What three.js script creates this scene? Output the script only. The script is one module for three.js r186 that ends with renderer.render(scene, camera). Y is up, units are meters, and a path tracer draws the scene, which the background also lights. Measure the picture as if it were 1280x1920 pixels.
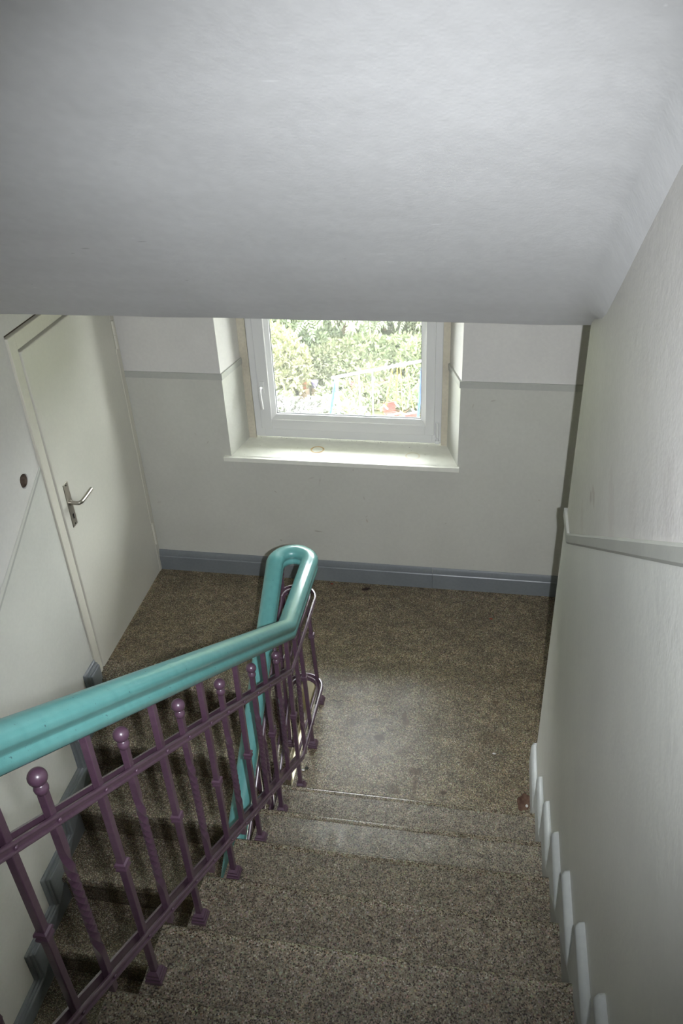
import * as THREE from 'three';
import { mergeGeometries, toCreasedNormals } from 'three/addons/utils/BufferGeometryUtils.js';
import { RoundedBoxGeometry } from 'three/addons/geometries/RoundedBoxGeometry.js';
import { ImprovedNoise } from 'three/addons/math/ImprovedNoise.js';

/* ───────── camera, sky, flash, exposure ───────── */
const scene = new THREE.Scene();
const camera = new THREE.PerspectiveCamera(63.38, 1280 / 1920, 0.05, 120);
camera.position.set(0, 3.0, 0);
camera.up.set(-0.05713818, 0.83901313, -0.54110277);
camera.lookAt(-0.16385076, 3.0 - 0.54251985, -0.82390845);

const SKY = 29;
scene.background = new THREE.Color().setRGB(0.95, 1.0, 1.03);        // even overcast sky
scene.backgroundIntensity = SKY;

const renderer = new THREE.WebGLRenderer({ antialias: true });
renderer.toneMapping = THREE.LinearToneMapping;
renderer.toneMappingExposure = 1.0;
renderer.shadowMap.enabled = true;

// the photographer's pop-up flash: the hard shadows left of every edge place it 8 cm to the right of the lens
const FLASH_AT = new THREE.Vector3(0.081, 3.0, 0.0);
const FLASH_AIM = new THREE.Vector3(-0.164, -0.50, -0.85);
const flash = new THREE.SpotLight(new THREE.Color().setRGB(0.95, 0.985, 1.06), 25.5, 0, 0.70, 1.0, 2);
flash.name = 'camera_flash_light';
flash.position.copy(FLASH_AT).addScaledVector(FLASH_AIM, 0.012);
flash.target.position.copy(FLASH_AT).add(FLASH_AIM);
flash.castShadow = true; flash.shadow.radius = 0.5; flash.shadow.mapSize.set(2048, 2048);
flash.shadow.camera.near = 0.1; flash.shadow.camera.far = 12;
scene.add(flash, flash.target);

/* ───────── measures (metres; d is the distance in front of the camera, z = -d) ───────── */
const XL = -1.905, XR = 0.31, D = 3.8325, DC = 2.607, XA = 0.92;
const RISE = 0.19, G = 0.2669, N1 = 2.194, SL = -0.7476;             // right flight
const GL = 0.25, N0L = 2.848, SLL = -0.845;                           // left flight
const DADO = 1.292, SILL = 0.807, FZ = 4.055, HEAD = 1.96;
const BACK = -1.6, FLOOR2 = -1.52, TOP = 3.95, PLAT = 8 * RISE;
const SOFF_Y = 2.0426, SOFF_S = 0.75;
const nose = (d) => RISE + (N1 - d) / G * RISE;                       // height of the nosing line of the right flight

/* ───────── helpers ───────── */
function rng(seed) { let a = seed >>> 0; return () => { a = (a + 0x6D2B79F5) | 0; let t = Math.imul(a ^ (a >>> 15), 1 | a); t = (t + Math.imul(t ^ (t >>> 7), 61 | t)) ^ t; return ((t ^ (t >>> 14)) >>> 0) / 4294967296; }; }
const V3 = (x, y, z) => new THREE.Vector3(x, y, z);
const lerp = (a, b, t) => a + (b - a) * t, clamp = (x, a = 0, b = 1) => Math.min(b, Math.max(a, x));
const smooth = (a, b, x) => { const t = clamp((x - a) / (b - a)); return t * t * (3 - 2 * t); };
const noise = new ImprovedNoise();
const names = {};
function numbered(name) { const n = names[name] = (names[name] ?? -1) + 1; return n ? `${name}_${String(n).padStart(3, '0')}` : name; }
function boxUV(g, ou = 0, ov = 0) {                                    // uv in metres by the way each face points
  g = g.index ? g.toNonIndexed() : g;
  const p = g.attributes.position, uv = new Float32Array(p.count * 2), a = V3(), b = V3(), c = V3();
  for (let i = 0; i < p.count; i += 3) {
    a.fromBufferAttribute(p, i); b.fromBufferAttribute(p, i + 1); c.fromBufferAttribute(p, i + 2);
    const n = b.clone().sub(a).cross(c.clone().sub(a)), ax = Math.abs(n.x), ay = Math.abs(n.y), az = Math.abs(n.z);
    [a, b, c].forEach((v, k) => {
      const [u, w] = ay >= ax && ay >= az ? [v.x, -v.z] : ax >= az ? [-v.z, v.y] : [v.x, v.y];
      uv[(i + k) * 2] = u + ou; uv[(i + k) * 2 + 1] = w + ov;
    });
  }
  g.setAttribute('uv', new THREE.BufferAttribute(uv, 2));
  return g;
}
function clean(g) { g = g.index ? g.toNonIndexed() : g; for (const k of Object.keys(g.attributes)) if (!['position', 'normal', 'uv'].includes(k)) g.deleteAttribute(k); g.clearGroups(); return g; }
const merge = (list) => list.length === 1 ? list[0] : mergeGeometries(list.map(clean));
function mesh(name, geos, mat, parent, top) {
  const g = merge([].concat(geos)), m = new THREE.Mesh(g, mat);
  m.name = top ? numbered(name) : name; m.castShadow = m.receiveShadow = true;
  (parent ?? scene).add(m);
  return m;
}
function part(parent, name, geos, mat, label) {
  const used = parent.children.filter((c) => c.name === name || c.name.startsWith(name + '_0') || c.name.startsWith(name + '_1')).length;
  const m = mesh(used ? `${name}_${String(used).padStart(3, '0')}` : name, geos, mat, parent);
  if (label) m.userData.label = label;
  return m;
}
function group(name, x = 0, y = 0, z = 0) { const o = new THREE.Group(); o.name = numbered(name); o.position.set(x, y, z); scene.add(o); return o; }
function structure(name, label) { const o = new THREE.Group(); o.name = name; o.userData = { kind: 'structure', label }; scene.add(o); return o; }
function thing(name, label, category, at = [0, 0, 0], grp) { const o = group(name, ...at); o.userData = { label, category }; if (grp) o.userData.group = grp; return o; }
function box(x0, x1, y0, y1, d0, d1, r = 0) {                           // d0 < d1
  const g = r ? new RoundedBoxGeometry(x1 - x0, y1 - y0, d1 - d0, 2, r) : new THREE.BoxGeometry(x1 - x0, y1 - y0, d1 - d0);
  g.translate((x0 + x1) / 2, (y0 + y1) / 2, -(d0 + d1) / 2);
  return boxUV(g);
}
const shapeOf = (pts) => new THREE.Shape(pts.map((p) => new THREE.Vector2(p[0], p[1])));
// outline in (d, y), drawn out along x from x0 to x1
function sideSlab(pts, x0, x1, holes = [], crease = 0) {
  const s = pts.isShape ? pts : shapeOf(pts); holes.forEach((h) => s.holes.push(h));
  let g = new THREE.ExtrudeGeometry(s, { depth: x1 - x0, bevelEnabled: false, curveSegments: 28 });
  // shape (d, y, t) -> world (x0 + t, y, -d)
  g.applyMatrix4(new THREE.Matrix4().set(0, 0, 1, x0, 0, 1, 0, 0, -1, 0, 0, 0, 0, 0, 0, 1));
  if (crease) g = toCreasedNormals(clean(g), crease);
  return boxUV(g);
}
// outline in (x, d), raised from y0 to y1
function planSlab(pts, y0, y1, holes = [], crease = 0) {
  const s = pts.isShape ? pts : shapeOf(pts); holes.forEach((h) => s.holes.push(h));
  let g = new THREE.ExtrudeGeometry(s, { depth: y1 - y0, bevelEnabled: false, curveSegments: 28 });
  g.applyMatrix4(new THREE.Matrix4().set(1, 0, 0, 0, 0, 0, 1, y0, 0, -1, 0, 0, 0, 0, 0, 1));
  if (crease) g = toCreasedNormals(clean(g), crease);
  return boxUV(g);
}
// a profile swept along a path of frames: sections = arrays of Vector3, all the same length
function loft(sections, { closed = true, caps = true, crease = 0.6 } = {}) {
  const n = sections[0].length, pos = [], uv = []; let len = 0;
  const lens = sections.map((s, i) => (len += i ? s[0].distanceTo(sections[i - 1][0]) : 0));
  const per = [0]; for (let j = 1; j <= n; j++) per.push(per[j - 1] + sections[0][j % n].distanceTo(sections[0][j - 1]));
  const quad = (a, b, c, e, ua, ub, uc, ue) => { for (const [p, q] of [[a, ua], [b, ub], [c, uc], [a, ua], [c, uc], [e, ue]]) { pos.push(p.x, p.y, p.z); uv.push(...q); } };
  for (let i = 0; i + 1 < sections.length; i++) for (let j = 0; j < (closed ? n : n - 1); j++) {
    const k = (j + 1) % n;
    quad(sections[i][j], sections[i][k], sections[i + 1][k], sections[i + 1][j], [per[j], lens[i]], [per[j + 1], lens[i]], [per[j + 1], lens[i + 1]], [per[j], lens[i + 1]]);
  }
  if (caps) for (const [s, flip] of [[sections[0], true], [sections.at(-1), false]]) {
    const c = s.reduce((a, p) => a.add(p), V3()).divideScalar(n);
    // flatten the end to find its triangles
    const nrm = V3(); for (let j = 0; j < n; j++) nrm.add(s[j].clone().sub(c).cross(s[(j + 1) % n].clone().sub(c))); nrm.normalize();
    const ux = s[0].clone().sub(c).normalize(), uy = nrm.clone().cross(ux);
    const flat = s.map((p) => new THREE.Vector2(p.clone().sub(c).dot(ux), p.clone().sub(c).dot(uy)));
    for (const t of THREE.ShapeUtils.triangulateShape(flat, [])) for (const j of flip ? [t[2], t[1], t[0]] : t) { pos.push(s[j].x, s[j].y, s[j].z); uv.push(flat[j].x, flat[j].y); }
  }
  const g = new THREE.BufferGeometry();
  g.setAttribute('position', new THREE.Float32BufferAttribute(pos, 3)); g.setAttribute('uv', new THREE.Float32BufferAttribute(uv, 2));
  return toCreasedNormals(g, crease);
}
// sweep along a path in 3D that stays upright: profile [[side, up], ...]
function railSweep(path, profile, opt) {
  const secs = path.map((p, i) => {
    const tin = i ? p.clone().sub(path[i - 1]).normalize() : null, tout = i + 1 < path.length ? path[i + 1].clone().sub(p).normalize() : null;
    const a = tin ?? tout, b = tout ?? tin, t = a.clone().add(b).normalize();
    const h = V3(t.x, 0, t.z).normalize(), side = V3(-h.z, 0, h.x), up = side.clone().cross(t).normalize();
    if (up.y < 0) up.negate();
    const k = 1 / Math.max(0.6, Math.cos(a.angleTo(b) / 2)), flatTurn = Math.abs(a.y - b.y) < 1e-4;
    return profile.map(([s, u]) => p.clone().addScaledVector(side, s * (flatTurn ? k : 1)).addScaledVector(up, u * (flatTurn ? 1 : k)));
  });
  return loft(secs, opt);
}
// a moulding along a path in a flat surface: path [[a, b]], profile [[u out from the path in the surface, v out of the surface]], place(a, b, v) -> Vector3
function planeSweep(path, profile, place, side = 1, opt) {
  const secs = path.map((p, i) => {
    const d0 = i ? [p[0] - path[i - 1][0], p[1] - path[i - 1][1]] : null, d1 = i + 1 < path.length ? [path[i + 1][0] - p[0], path[i + 1][1] - p[1]] : null;
    const nrm = (v) => { const l = Math.hypot(v[0], v[1]); return [v[0] / l, v[1] / l]; };
    const a = nrm(d0 ?? d1), b = nrm(d1 ?? d0), na = [-a[1] * side, a[0] * side], nb = [-b[1] * side, b[0] * side];
    let m = [na[0] + nb[0], na[1] + nb[1]]; const l = Math.hypot(m[0], m[1]); m = [m[0] / l, m[1] / l];
    const k = 1 / Math.max(0.35, m[0] * na[0] + m[1] * na[1]);
    return profile.map(([u, v]) => place(p[0] + m[0] * u * k, p[1] + m[1] * u * k, v));
  });
  return loft(secs, opt);
}

/* ───────── textures ───────── */
function tex(w, h, fill, srgb = true, rep = true) {
  const data = new Uint8Array(w * h * 4);
  for (let y = 0; y < h; y++) for (let x = 0; x < w; x++) { const c = fill(x, y), i = (y * w + x) * 4; data[i] = clamp(c[0], 0, 255); data[i + 1] = clamp(c[1], 0, 255); data[i + 2] = clamp(c[2], 0, 255); data[i + 3] = 255; }
  const t = new THREE.DataTexture(data, w, h, THREE.RGBAFormat);
  t.magFilter = THREE.LinearFilter; t.minFilter = THREE.LinearMipmapLinearFilter; t.generateMipmaps = true;
  if (srgb) t.colorSpace = THREE.SRGBColorSpace;
  if (rep) t.wrapS = t.wrapT = THREE.RepeatWrapping;
  t.needsUpdate = true;
  return t;
}
const fbm = (x, y, z, o = 4) => { let s = 0, a = 0.5, f = 1; for (let i = 0; i < o; i++) { s += a * noise.noise(x * f, y * f, z + i * 7.3); a *= 0.5; f *= 2.03; } return s; };
// tileable noise with period p (in cells)
function tileNoise(seed, p) {
  const r = rng(seed), v = new Float32Array(p * p).map(() => r());
  return (x, y) => { const xi = Math.floor(x), yi = Math.floor(y), fx = x - xi, fy = y - yi, sx = fx * fx * (3 - 2 * fx), sy = fy * fy * (3 - 2 * fy), at = (a, b) => v[((b % p + p) % p) * p + (a % p + p) % p]; return lerp(lerp(at(xi, yi), at(xi + 1, yi), sx), lerp(at(xi, yi + 1), at(xi + 1, yi + 1), sx), sy); };
}
// terrazzo: jittered stones in a cement matrix. px per metre S, tone(x, y) -> [r, g, b] offset for dirt
function terrazzo(w, h, cell, seed, base, dirt) {
  const gw = Math.round(w / cell), gh = Math.round(h / cell), r = rng(seed), st = [];
  for (let i = 0; i < gw * gh; i++) {
    const k = r(), s = 0.7 + 0.6 * r();
    const c = k < 0.24 ? [58 + 22 * r(), 50 + 18 * r(), 42 + 14 * r()] : k < 0.34 ? [96, 84, 68].map((v) => v + 16 * r()) : k < 0.68 ? [176, 167, 146].map((v) => v * (0.92 + 0.18 * r())) : k < 0.73 ? [134, 112, 88].map((v) => v + 14 * r()) : k < 0.78 ? [205, 198, 182].map((v) => v + 12 * r()) : null;
    st.push([r(), r(), c, s * (0.34 + 0.3 * r()), 0.75 + 0.5 * r(), r() * 3.14]);
  }
  const n1 = tileNoise(seed + 5, 64), n2 = tileNoise(seed + 9, 16);
  return tex(w, h, (x, y) => {
    const fx = x / w * gw, fy = y / h * gh, ix = Math.floor(fx), iy = Math.floor(fy); let best = 9, col = null;
    for (let j = -1; j <= 1; j++) for (let i = -1; i <= 1; i++) {
      const cx = ix + i, cy = iy + j, q = st[((cy % gh + gh) % gh) * gw + (cx % gw + gw) % gw]; if (!q[2]) continue;
      const dx = fx - cx - q[0], dy = fy - cy - q[1], ca = Math.cos(q[5]), sa = Math.sin(q[5]);
      const dd = Math.hypot((dx * ca + dy * sa) / q[4], (dy * ca - dx * sa) * q[4]) / q[3];
      if (dd < best) { best = dd; col = q[2]; }
    }
    const m = 0.9 + 0.2 * n1(x / w * 64, y / h * 64) - 0.1 + 0.08 * (n2(x / w * 16, y / h * 16) - 0.5) + 0.08 * ((x * 7919 + y * 104729) % 13 / 13 - 0.5);
    const f = 1 - smooth(0.85, 1.1, best);
    let c = base.map((b, i) => lerp(b, col ? col[i] : b, f) * m);
    return dirt ? dirt(c, x, y) : c;
  });
}
const FX0 = -1.905, FW = 2.83, FD0 = 2.1, FH = 1.7685;                  // the landing's own map: 2048 x 1280
const stains = [[-0.404, 2.657, 0.026, 0.020, 0.62], [-0.289, 2.77, 0.020, 0.026, 0.4], [-0.30, 2.80, 0.012, 0.03, 0.4], [-0.217, 2.485, 0.03, 0.02, 0.38], [-0.212, 2.41, 0.012, 0.07, 0.28], [-0.3, 2.37, 0.03, 0.025, 0.26], [-0.29, 2.58, 0.035, 0.022, 0.2], [-0.55, 2.73, 0.03, 0.03, 0.22], [-0.084, 2.385, 0.012, 0.01, 0.7], [0.02, 2.58, 0.03, 0.04, 0.16], [0.12, 2.72, 0.07, 0.04, 0.15], [-0.63, 3.02, 0.07, 0.02, 0.22], [-0.5, 2.95, 0.03, 0.02, 0.18], [-0.4, 2.52, 0.03, 0.03, 0.18], [0.13, 2.95, 0.015, 0.012, 0.4], [-0.1, 2.3, 0.05, 0.03, 0.2]];
const TZ = [132, 120, 96];
const floorMap = terrazzo(2048, 1280, 3.1, 11, TZ, (c, x, y) => {
  const X = FX0 + x / 2048 * FW, d = FD0 + y / 1280 * FH;
  for (const [sx, sd, rx, rd, a] of stains) {
    const q = Math.hypot((X - sx) / rx, (d - sd) / rd); if (q > 1.8) continue;
    const k = Math.min(0.9, a * 1.5) * (1 - smooth(0.6, 1.25, q + 0.7 * fbm(X * 40, d * 40, sx * 9, 3)));
    if (k > 0) { c[0] = lerp(c[0], 64, k); c[1] = lerp(c[1], 47, k); c[2] = lerp(c[2], 28, k); }
  }
  // the worn scratch near the rail and grime specks along the wall
  if (Math.abs(X + 0.645) < 0.03 && Math.abs(d - 2.862 - 0.004 * Math.sin(X * 160)) < 0.004) for (let i = 0; i < 3; i++) c[i] *= 0.55;
  const g = fbm(X * 9, d * 9, 3, 3);
  const k = 0.03 * smooth(0.05, 0.3, g) + 0.25 * smooth(0.34, 0.4, fbm(X * 22, d * 22, 8, 3)) * smooth(3.45, 3.75, d);
  return c.map((v, i) => v * (1 - k * [0.8, 1, 1.25][i]));
});
floorMap.wrapS = floorMap.wrapT = THREE.ClampToEdgeWrapping;
const stepMap = terrazzo(1024, 1024, 3.5, 23, [146, 136, 117]);
stepMap.repeat.set(1, 1);
const stepDarkMap = terrazzo(512, 512, 4.0, 37, [112, 101, 80]);
stepDarkMap.repeat.set(2, 2);
const waxN = tileNoise(71, 32), waxM = tileNoise(72, 8);
const waxMap = tex(512, 512, (x, y) => { const v = 150 + 40 * (waxN(x / 16, y / 16) - 0.5) + 30 * (waxM(x / 64, y / 64) - 0.5); return [v, v, v]; }, false);
// painted plaster: fine roller grain and slow waves
const pl = [tileNoise(41, 256), tileNoise(42, 64), tileNoise(43, 16), tileNoise(44, 6)];
const plasterBump = tex(1024, 1024, (x, y) => { const v = 128 + 38 * (pl[0](x / 4, y / 4) - 0.5) + 46 * (pl[1](x / 16, y / 16) - 0.5) + 50 * (pl[2](x / 64, y / 64) - 0.5) + 110 * (pl[3](x / 170.67, y / 170.67) - 0.5); return [v, v, v]; }, false);
plasterBump.repeat.set(0.7, 0.7);
const plasterTone = (base, seed, amt = 9) => { const a = tileNoise(seed, 128), b = tileNoise(seed + 1, 12), c = tileNoise(seed + 2, 5); const t = tex(512, 512, (x, y) => { const k = amt * (0.5 * (a(x / 4, y / 4) - 0.5) + 0.6 * (b(x / 42.67, y / 42.67) - 0.5) + 0.6 * (c(x / 102.4, y / 102.4) - 0.5)); return base.map((v, i) => v + k * [1, 1, 0.9][i]); }); t.repeat.set(0.8, 0.8); return t; };
// the ceiling's own map: chipped flecks and fly specks where the photograph shows them; u across (x), v up the slope (2.4 m each)
const fleckAt = [];                                                       // [u, v, half length, half height, tone]
const soffMap = () => {
  const a = tileNoise(91, 128), b = tileNoise(92, 10), c = tileNoise(93, 40), r = rng(94);
  for (let i = 0; i < 46; i++) fleckAt.push([r() * 2.4, r() * 2.4, 0.002 + 0.006 * r() * r(), 0.0015 + 0.0012 * r(), r() < 0.8 ? 14 : -34]);
  for (let i = 0; i < 9; i++) fleckAt.push([0.3 + 1.6 * r(), 0.1 + 2 * r(), 0.009 + 0.008 * r(), 0.002 + 0.002 * r(), r() < 0.6 ? 15 : -30]);
  const t = tex(1024, 1024, (x, y) => {
    const u = x / 1024 * 2.4, v = y / 1024 * 2.4;
    let k = 5 * (a(x / 8, y / 8) - 0.5) + 6 * (b(x / 102.4, y / 102.4) - 0.5) + 5 * (c(x / 102.4, y / 25.6) - 0.5);
    for (const f of fleckAt) { const q = Math.hypot((u - f[0]) / f[2], (v - f[1]) / f[3]); if (q < 1.4) k += f[4] * (1 - smooth(0.5, 1.3, q)); }
    return [195 + k, 195 + k, 193 + k];
  });
  t.repeat.set(1 / 2.4, 1 / 2.4);
  return t;
};
const fine = tileNoise(51, 256), coarse = tileNoise(52, 24);
const enamelBump = tex(512, 512, (x, y) => { const v = 128 + 40 * (fine(x / 2, y / 2) - 0.5) + 90 * (coarse(x / 21.33, y / 21.33) - 0.5); return [v, v, v]; }, false);
enamelBump.repeat.set(3, 3);
const chipN = tileNoise(61, 128), chipM = tileNoise(62, 20);
const tealMap = tex(512, 512, (x, y) => { const c = smooth(0.90, 0.95, chipN(x / 4, y / 4)) * smooth(0.62, 0.8, chipM(x / 25.6, y / 25.6)), k = 8 * (chipM(x / 25.6 + 3, y / 25.6) - 0.5); return [lerp(98 + k, 44, c), lerp(160 + k, 78, c), lerp(156 + k, 80, c)]; });
tealMap.repeat.set(3, 3);

// marks on paint: strokes [u, v, half length, half width, angle, strength, colour] on a plain tone; u and v in metres over w x h
function markedPaint(base, seed, w, h, u0, v0, marks, amt = 7) {
  const a = tileNoise(seed, 128), b = tileNoise(seed + 1, 20), W = 1024, H = Math.round(1024 * h / w);
  const t = tex(W, H, (x, y) => {
    const u = u0 + x / W * w, v = v0 + y / H * h, k = amt * (0.6 * (a(x / 4, y / 4) - 0.5) + 0.7 * (b(x / 51.2, y / 51.2) - 0.5)); let c = base.map((q) => q + k);
    for (const [mu, mv, l, th, ang, s, col] of marks) {
      const du = u - mu, dv = v - mv; if (Math.abs(du) > l * 2 || Math.abs(dv) > l * 2) continue;
      const ca = Math.cos(ang), sa = Math.sin(ang), q = Math.hypot((du * ca + dv * sa) / l, (dv * ca - du * sa) / th) + 0.8 * fbm(u * 45, v * 45, mu * 7, 3), f = s * (1 - smooth(0.5, 1.2, q));
      if (f > 0) c = c.map((z, i) => lerp(z, col[i], f));
    }
    return c;
  });
  t.repeat.set(1 / w, 1 / h); t.offset.set(-u0 / w, -v0 / h);
  return t;
}

/* ───────── materials ───────── */
const std = (o) => new THREE.MeshPhysicalMaterial(o);
const soffT = soffMap();
const M = {
  white: std({ map: plasterTone([208, 206, 200], 101, 8), bumpMap: plasterBump, bumpScale: 0.0011, roughness: 0.72 }),
  soffit: std({ map: soffT, bumpMap: plasterBump, bumpScale: 0.0011, roughness: 0.62 }),
  dado: std({ map: plasterTone([194, 194, 184], 111, 8), bumpMap: plasterBump, bumpScale: 0.001, roughness: 0.42 }),
  dadoBack: std({ map: markedPaint([194, 194, 184], 113, 2.86, 1.43, -1.92, 0, (() => { const r = rng(114), m = [[-0.905, 0.336, 0.03, 0.004, -0.1, 0.4, [120, 108, 96]], [-0.62, 0.43, 0.006, 0.012, 0.3, 0.4, [150, 130, 110]], [-0.92, 0.69, 0.02, 0.004, 0.4, 0.25, [150, 140, 128]]]; for (let i = 0; i < 16; i++) m.push([-1.85 + 2.2 * r(), 0.15 + 1.05 * r(), 0.005 + 0.018 * r(), 0.002 + 0.003 * r(), r() * 3, 0.12 + 0.25 * r(), [130, 118, 104]]); return m; })()), bumpMap: plasterBump, bumpScale: 0.001, roughness: 0.42 }),
  rightUpperLit: std({ map: markedPaint([226, 223, 217], 117, 3.2, 3.2, 0, 0.9, [[2.05, 1.755, 0.045, 0.02, 0.2, 0.3, [168, 150, 142]], [2.09, 1.72, 0.02, 0.03, 0.9, 0.3, [150, 132, 126]], [2.2, 1.57, 0.07, 0.03, 0.5, 0.12, [176, 158, 150]], [1.75, 1.9, 0.11, 0.045, 0.6, 0.13, [180, 166, 160]], [1.5, 2.05, 0.09, 0.05, 0.6, 0.10, [180, 168, 164]], [1.25, 2.24, 0.09, 0.06, 0.7, 0.10, [180, 168, 164]], [1.6, 2.3, 0.06, 0.05, 0.4, 0.08, [180, 168, 164]]], 9), bumpMap: plasterBump, bumpScale: 0.0014, roughness: 0.62 }),  // the white wall paint, lightened here in place of stronger flash light
  rightDadoLit: std({ map: plasterTone([217, 217, 209], 118, 8), bumpMap: plasterBump, bumpScale: 0.0012, roughness: 0.42 }),  // same dado paint, lightened to stand in for flash light on the right
  leftDadoLit: std({ map: plasterTone([206, 206, 197], 116, 8), bumpMap: plasterBump, bumpScale: 0.001, roughness: 0.42 }),  // same dado paint again, window light on the left wall put into its tone
  dadoStrip: std({ map: plasterTone([176, 177, 169], 121, 8), bumpMap: enamelBump, bumpScale: 0.0004, roughness: 0.42 }),
  skirt: std({ map: plasterTone([115, 120, 122], 131, 10), bumpMap: enamelBump, bumpScale: 0.0005, roughness: 0.34 }),
  skirtPale: std({ map: plasterTone([178, 181, 178], 136, 10), bumpMap: enamelBump, bumpScale: 0.0005, roughness: 0.36 }),
  floor: std({ color: new THREE.Color(0.78, 0.76, 0.70), map: floorMap, roughnessMap: waxMap, roughness: 0.70 }),
  step: std({ color: new THREE.Color(0.72, 0.71, 0.69), map: stepMap, roughnessMap: waxMap, roughness: 0.86 }),
  nosing: std({ color: new THREE.Color(0.76, 0.75, 0.72), map: stepMap, roughness: 0.24 }),
  stepDark: std({ map: stepDarkMap, roughness: 0.5 }),
  cream: std({ map: plasterTone([214, 206, 176], 141, 12), roughness: 0.5 }),
  door: std({ map: plasterTone([212, 210, 197], 151, 6), bumpMap: enamelBump, bumpScale: 0.0003, roughness: 0.36 }),
  doorFrame: std({ map: plasterTone([211, 208, 193], 156, 8), bumpMap: enamelBump, bumpScale: 0.0004, roughness: 0.4 }),
  gap: std({ color: 0x4a4030, roughness: 0.9 }),
  steel: std({ color: 0xb9b4aa, metalness: 1, roughness: 0.36 }),
  black: std({ color: 0x14110e, roughness: 0.8 }),
  teal: std({ map: tealMap, bumpMap: enamelBump, bumpScale: 0.0005, roughness: 0.34, clearcoat: 0.7, clearcoatRoughness: 0.14 }),
  plum: std({ map: plasterTone([82, 58, 74], 161, 16), bumpMap: enamelBump, bumpScale: 0.0005, roughness: 0.42, clearcoat: 0.9, clearcoatRoughness: 0.22 }),
  pvc: std({ color: 0xd9d9d6, roughness: 0.28 }),
  gasket: std({ color: 0x9a9d9f, roughness: 0.5 }),
  glass: std({ color: 0xffffff, roughness: 0.15, transmission: 1, thickness: 0, ior: 1.5 }),
  strip: std({ map: plasterTone([198, 191, 172], 171, 22), bumpMap: plasterBump, bumpScale: 0.001, roughness: 0.8 }),
  riser: std({ color: new THREE.Color(0.60, 0.58, 0.54), map: stepDarkMap, roughness: 0.8 }),  // the tread stone in one even darker tone
  pit: std({ map: plasterTone([92, 68, 54], 181, 60), bumpMap: plasterBump, bumpScale: 0.02, roughness: 0.95 }),
  hole: std({ map: plasterTone([92, 78, 66], 185, 60), roughness: 0.95 }),
};

/* ───────── setting: floor and flights ───────── */
const floor = structure('floor', 'speckled terrazzo landing below the window');
{
  const pit = new THREE.Path(); const PX = 0.258, PD = 2.385;
  const pitPts = Array.from({ length: 22 }, (_, i) => { const a = i / 22 * Math.PI * 2, k = 1 + 0.16 * Math.sin(2 * a + 0.6) + 0.10 * Math.sin(5 * a); return [PX + 0.027 * k * Math.cos(a), PD + 0.05 * k * Math.sin(a)]; });
  pit.setFromPoints(pitPts.map((p) => new THREE.Vector2(...p)));
  const g = planSlab([[XL, 3.0], [SL, 3.0], [SL, 2.1], [XR + 0.02, 2.1], [XR + 0.02, DC + 0.02], [XA, DC + 0.02], [XA, D], [XL, D]], -0.2, 0, [pit]);
  const p = g.attributes.position, uv = g.attributes.uv;
  for (let i = 0; i < p.count; i++) uv.setXY(i, (p.getX(i) - FX0) / FW, (-p.getZ(i) - FD0) / FH);
  part(floor, 'terrazzo_slab', g, M.floor);
  // the pit where the terrazzo has broken out
  const pg = new THREE.CircleGeometry(1, 22), pp = pg.attributes.position;
  for (let i = 0; i < pp.count; i++) { const q = i ? pitPts[(i - 1) % 22] : [PX, PD]; pp.setXYZ(i, q[0], i ? -0.004 : -0.012, -q[1]); }
  pg.computeVertexNormals();
  part(floor, 'broken_patch', boxUV(pg), M.pit, 'reddish brown hole where the terrazzo has broken out by the right wall');
  const cb = new THREE.IcosahedronGeometry(0.006, 1).scale(1, 0.6, 1.3).translate(PX + 0.012, -0.004, -PD + 0.016);
  part(floor, 'mortar_crumb', boxUV(cb), M.white, 'pale crumb in the broken patch');
}
// the worn, rounded front edge of a tread, a hair proud of the block
function noseStrip(x0, x1, N, y, dir, k) {
  const a = [], r = 0.017, e = 0.0006; a.push([N - dir * 0.03, y + e]);
  for (let i = 0; i <= 8; i++) { const t = i / 8 * Math.PI / 2; a.push([N + dir * (-r + (r + e) * Math.sin(t)), y - r + (r + e) * Math.cos(t)]); }
  a.push([N + dir * e, y - 0.03], [N - dir * 0.012, y - 0.03], [N - dir * 0.03, y - 0.006]);
  if (dir < 0) a.reverse();
  return boxUV(sideSlab(a, x0 + 0.0005, x1, [], 0.7), k * 0.37, k * 0.53);
}
// one block of a flight: tread with rounded nose, cove under it, riser. dir +1: the nose looks away from the camera
function stepBlock(x0, x1, N, y, dir, going, k) {
  const a = [], f = (dd, yy) => a.push([N + dir * dd, yy]), back = -(going + 0.03), r = 0.017;
  f(back, y); f(-r, y);
  for (let i = 1; i <= 6; i++) { const t = i / 6 * Math.PI / 2; f(-r + r * Math.sin(t), y - r + r * Math.cos(t)); }
  f(0, y - 0.034);
  for (let i = 1; i <= 5; i++) { const t = i / 5 * Math.PI / 2; f(-0.026 * Math.sin(t), y - 0.034 - 0.02 * (1 - Math.cos(t))); }
  f(-0.026, y - RISE); f(back, y - RISE);
  if (dir > 0) a.reverse();
  const g = sideSlab(a.reverse(), x0, x1, [], 0.7);
  return boxUV(g, k * 0.37, k * 0.53);
}
const flightR = structure('stair_flight_upper', 'pale terrazzo flight coming up from the landing along the right wall');
for (let k = 1; k <= 7; k++) part(flightR, 'step', stepBlock(SL, XR, N1 - (k - 1) * G, k * RISE, 1, k === 7 ? G - 0.03 : G, k), M.step);
for (let k = 1; k <= 7; k++) part(flightR, 'nosing', noseStrip(SL, XR, N1 - (k - 1) * G, k * RISE, 1, k), M.nosing);
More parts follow.
